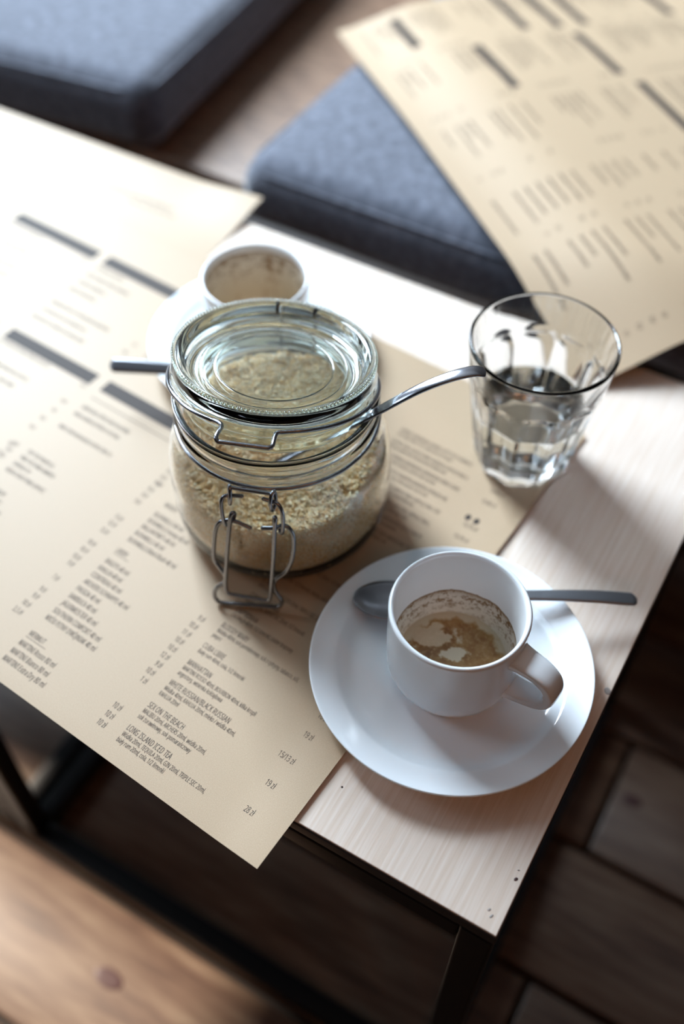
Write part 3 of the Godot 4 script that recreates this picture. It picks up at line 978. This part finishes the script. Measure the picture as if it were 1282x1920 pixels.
	# the long spoon standing in the sugar
	var pts := [Vector3(-0.055, 0.460, -0.3865), Vector3(-0.0289, 0.482, -0.3835), Vector3(0.0, 0.5062, -0.3815), Vector3(0.0154, 0.5190, -0.3805), Vector3(0.038, 0.5362, -0.3812), Vector3(0.0545, 0.5440, -0.3830), Vector3(0.0665, 0.5465, -0.3848), Vector3(0.0728, 0.5452, -0.3856)]
	var path := smooth2(pts, 8)
	var p := PackedVector3Array()
	for i in path.size():
		var dir: Vector3 = (path[mini(i + 1, path.size() - 1)] - path[maxi(i - 1, 0)]).normalized()
		var side := Vector3(0.12, -0.04, 1.0)
		side = (side - dir * side.dot(dir)).normalized()
		var nrm := side.cross(dir).normalized()
		var f := float(i) / (path.size() - 1)
		var half := lerpf(0.0026, 0.0038, smoothstep(0.25, 0.95, f))
		var thick := lerpf(0.0013, 0.0010, f)
		if f > 0.955: half *= sqrt(maxf(0.0, 1.0 - pow((f - 0.955) / 0.0452, 2.0)))
		for k in 16:
			var b := TAU * k / 16
			p.append(path[i] + side * cos(b) * half + nrm * signf(sin(b)) * pow(absf(sin(b)), 0.6) * thick)
	var s := thing("sugar_spoon", Vector3.ZERO)
	tag(s, "long steel spoon standing in the sugar, handle out over the jar's lip", "spoon")
	part("handle", net(p, path.size(), 16, true), M.steel, s)

func sugar_level(x: float, z: float, n: Vector3, noise: FastNoiseLite) -> float:
	var f := (x * n.x + z * n.z) / 0.062
	return 0.0705 - 0.021 * smoothstep(-0.2, 1.0, f) + 0.003 * smoothstep(0.0, -1.0, f) + 0.0035 * noise.get_noise_2d(x * 40, z * 40) + 0.0014 * noise.get_noise_2d(x * 160, z * 160)

func sugar(base: Vector3, n: Vector3) -> void:
	var noise := FastNoiseLite.new()
	noise.seed = 4
	noise.frequency = 1.0
	var prof := [Vector2(0.0, 0.0082), Vector2(0.045, 0.0079), Vector2(0.0545, 0.0090), Vector2(0.0589, 0.0135), Vector2(0.0609, 0.0222), Vector2(0.0613, 0.036)]
	var p := PackedVector3Array()
	var segs := 96
	var walls := 8
	var tops := 26
	for q in prof:
		for k in segs: p.append(Vector3(q.x * cos(TAU * k / segs), q.y, q.x * sin(TAU * k / segs)))
	for i in range(1, walls + 1):
		for k in segs:
			var b := TAU * k / segs
			var top := sugar_level(0.06 * cos(b), 0.06 * sin(b), n, noise)
			var y := lerpf(0.036, top, float(i) / walls)
			var r := wall_radius(y)
			p.append(Vector3(r * cos(b), y, r * sin(b)))
	for i in range(1, tops + 1):
		for k in segs:
			var b := TAU * k / segs
			var full := wall_radius(sugar_level(0.06 * cos(b), 0.06 * sin(b), n, noise))
			var r := full * (1.0 - float(i) / tops)
			p.append(Vector3(r * cos(b), sugar_level(r * cos(b), r * sin(b), n, noise), r * sin(b)))
	var o := thing("sugar", base)
	tag(o, "coarse golden raw sugar crystals filling the clip top jar", "sugar", "", "stuff")
	part("sugar_heap", net(p, prof.size() + walls + tops, segs, true), M.sugar, o)
	# loose crystals over the heap and against the glass
	var crystal := soft_box(Vector3(0.00150, 0.00118, 0.00132), 0.00014, 1)
	var mm := MultiMesh.new()
	mm.transform_format = MultiMesh.TRANSFORM_3D
	mm.use_colors = true
	mm.mesh = crystal
	var where := []
	for k in 11000:
		var b := rng.randf() * TAU
		var r := sqrt(rng.randf())
		var full := wall_radius(sugar_level(0.06 * cos(b), 0.06 * sin(b), n, noise)) - 0.0006
		var x := full * r * cos(b)
		var z := full * r * sin(b)
		where.append(Vector3(x, sugar_level(x, z, n, noise) + 0.0003 + 0.0007 * rng.randf(), z))
	for k in 9500:
		var b := rng.randf() * TAU
		var top := sugar_level(0.06 * cos(b), 0.06 * sin(b), n, noise)
		var y := lerpf(0.012, top, rng.randf())
		var r := wall_radius(y) - 0.0003 - 0.0004 * rng.randf()
		where.append(Vector3(r * cos(b), y, r * sin(b)))
	mm.instance_count = where.size()
	for k in where.size():
		var turn := Basis.from_euler(Vector3(rng.randf() * TAU, rng.randf() * TAU, rng.randf() * TAU))
		mm.set_instance_transform(k, Transform3D(turn.scaled(Vector3.ONE * rng.randf_range(0.65, 1.35)), where[k]))
		var c := rng.randf()
		mm.set_instance_color(k, Color(0.92, 0.64, 0.34).lerp(Color(1.0, 0.92, 0.76), c))
	var g := MultiMeshInstance3D.new()
	g.name = "crystals"
	g.multimesh = mm
	g.material_override = M.grain
	g.set_meta("kind", "stuff")
	o.add_child(g, true)

func wall_radius(y: float) -> float:                              # just inside the jar's wall at height y
	if y < 0.022: return lerpf(0.0589, 0.0609, clampf((y - 0.0135) / 0.0087, 0, 1))
	if y < 0.05: return 0.0612
	if y < 0.0615: return lerpf(0.0612, 0.0590, (y - 0.05) / 0.0115)
	return lerpf(0.0590, 0.0552, clampf((y - 0.0615) / 0.0097, 0, 1))

# ---------------------------------------------------------------- the tumbler
func tumbler() -> void:
	var at := Vector3(0.1165, TOP + 0.0016, -0.4495)
	var g := thing("tumbler", at)
	tag(g, "faceted glass tumbler half full of water at the table's back right", "glass")
	var segs := 240
	var sides := 10
	var p := PackedVector3Array()
	# [height, round radius, flat's distance from the axis]
	var out := smooth2([Vector3(0.0, 0.0, 0.0278), Vector3(0.0, 0.015, 0.0278), Vector3(0.0, 0.0278, 0.0278), Vector3(0.0012, 0.0300, 0.0286), Vector3(0.005, 0.0316, 0.0296), Vector3(0.02, 0.0342, 0.0320), Vector3(0.04, 0.0374, 0.0350), Vector3(0.052, 0.0391, 0.0366), Vector3(0.060, 0.0400, 0.0379), Vector3(0.0655, 0.0405, 0.0390), Vector3(0.070, 0.0410, 0.0403), Vector3(0.0745, 0.0414, 0.0421), Vector3(0.085, 0.0426, 0.06), Vector3(0.094, 0.0436, 0.06), Vector3(0.0968, 0.0439, 0.06), Vector3(0.0982, 0.0436, 0.06), Vector3(0.0987, 0.0428, 0.06), Vector3(0.0982, 0.0420, 0.06)], 5)
	var inn := smooth2([Vector3(0.0982, 0.0420, 1), Vector3(0.0965, 0.0415, 1), Vector3(0.085, 0.0401, 1), Vector3(0.072, 0.0380, 1), Vector3(0.058, 0.0350, 1), Vector3(0.04, 0.0322, 1), Vector3(0.024, 0.0294, 1), Vector3(0.0165, 0.0270, 1), Vector3(0.0138, 0.0225, 1), Vector3(0.0128, 0.012, 1), Vector3(0.0126, 0.0, 1)], 5)
	var rows := out + inn.slice(1)
	for q in rows:
		for k in segs:
			var a := TAU * k / segs
			var w := fposmod(a + 0.22 + PI / sides, TAU / sides) - PI / sides
			var r: float = q.y
			if q.z / cos(w) < q.y:                                 # each panel is pressed slightly hollow
				r = q.z / cos(w) - 0.0011 * clampf((q.y - q.z / cos(w)) / 0.0012, 0, 1) * (1.0 - pow(w / (PI / sides), 2.0))
			p.append(Vector3(r * cos(a), q.x, r * sin(a)))
	part("tumbler_body", net(p, rows.size(), segs, true), M.tumbler_glass, g)
	var water := smooth2([Vector2(0.0, 0.0124), Vector2(0.012, 0.0126), Vector2(0.0227, 0.0136), Vector2(0.0272, 0.0164), Vector2(0.0296, 0.024), Vector2(0.0324, 0.04), Vector2(0.0336, 0.0476), Vector2(0.0338, 0.0490), Vector2(0.0332, 0.0484), Vector2(0.0315, 0.0478), Vector2(0.02, 0.0477), Vector2(0.0, 0.0477)], 4)
	var wt := part("water", lathe(water, 96), M.water, self, at)
	tag(wt, "clear water standing in the faceted tumbler", "water")

# ---------------------------------------------------------------- lamps over the other tables, behind the viewer
func lamps() -> void:
	var k := 0
	for q in [[-0.9, -0.9, 2.0, "warm filament bulb lamp hanging above and behind the viewer"], [-1.3, -0.5, 2.05, "warm filament bulb lamp hanging to the right of the other two"], [-0.4, -1.5, 1.95, "warm filament bulb lamp hanging farthest behind the viewer"]]:
		var t := thing("pendant_lamp", lw(q[0], q[1], q[2]))
		tag(t, q[3], "lamp", "pendant lamps")
		var e := plain(rgb(255, 190, 120), 0.4)
		e.emission_enabled = true
		e.emission = Color(1.0, 0.6, 0.28)
		e.emission_energy_multiplier = 30.0
		part("bulb", lathe(smooth2([Vector2(0, -0.05), Vector2(0.018, -0.045), Vector2(0.029, -0.025), Vector2(0.027, 0.0), Vector2(0.015, 0.03), Vector2(0.013, 0.045), Vector2(0, 0.046)], 3), 24), e, t)
		part("socket", lathe([Vector2(0, 0.042), Vector2(0.017, 0.042), Vector2(0.018, 0.08), Vector2(0.006, 0.095), Vector2(0, 0.096)], 24), M.steel_black, t)
		part("cord", tube([Vector3(0, 0.09, 0), Vector3(0, 0.5, 0), Vector3(0, 3.0 - q[2], 0)], 0.003, 8), M.steel_black, t)
		var o := OmniLight3D.new()
		o.name = "bulb_light"
		o.light_color = Color(1.0, 0.72, 0.45)
		o.light_energy = 0.03
		o.light_size = 0.028
		o.omni_range = 10.0
		o.omni_attenuation = 2.0
		o.shadow_enabled = true
		t.add_child(o)
		o.position = Vector3(0, -0.015, 0)
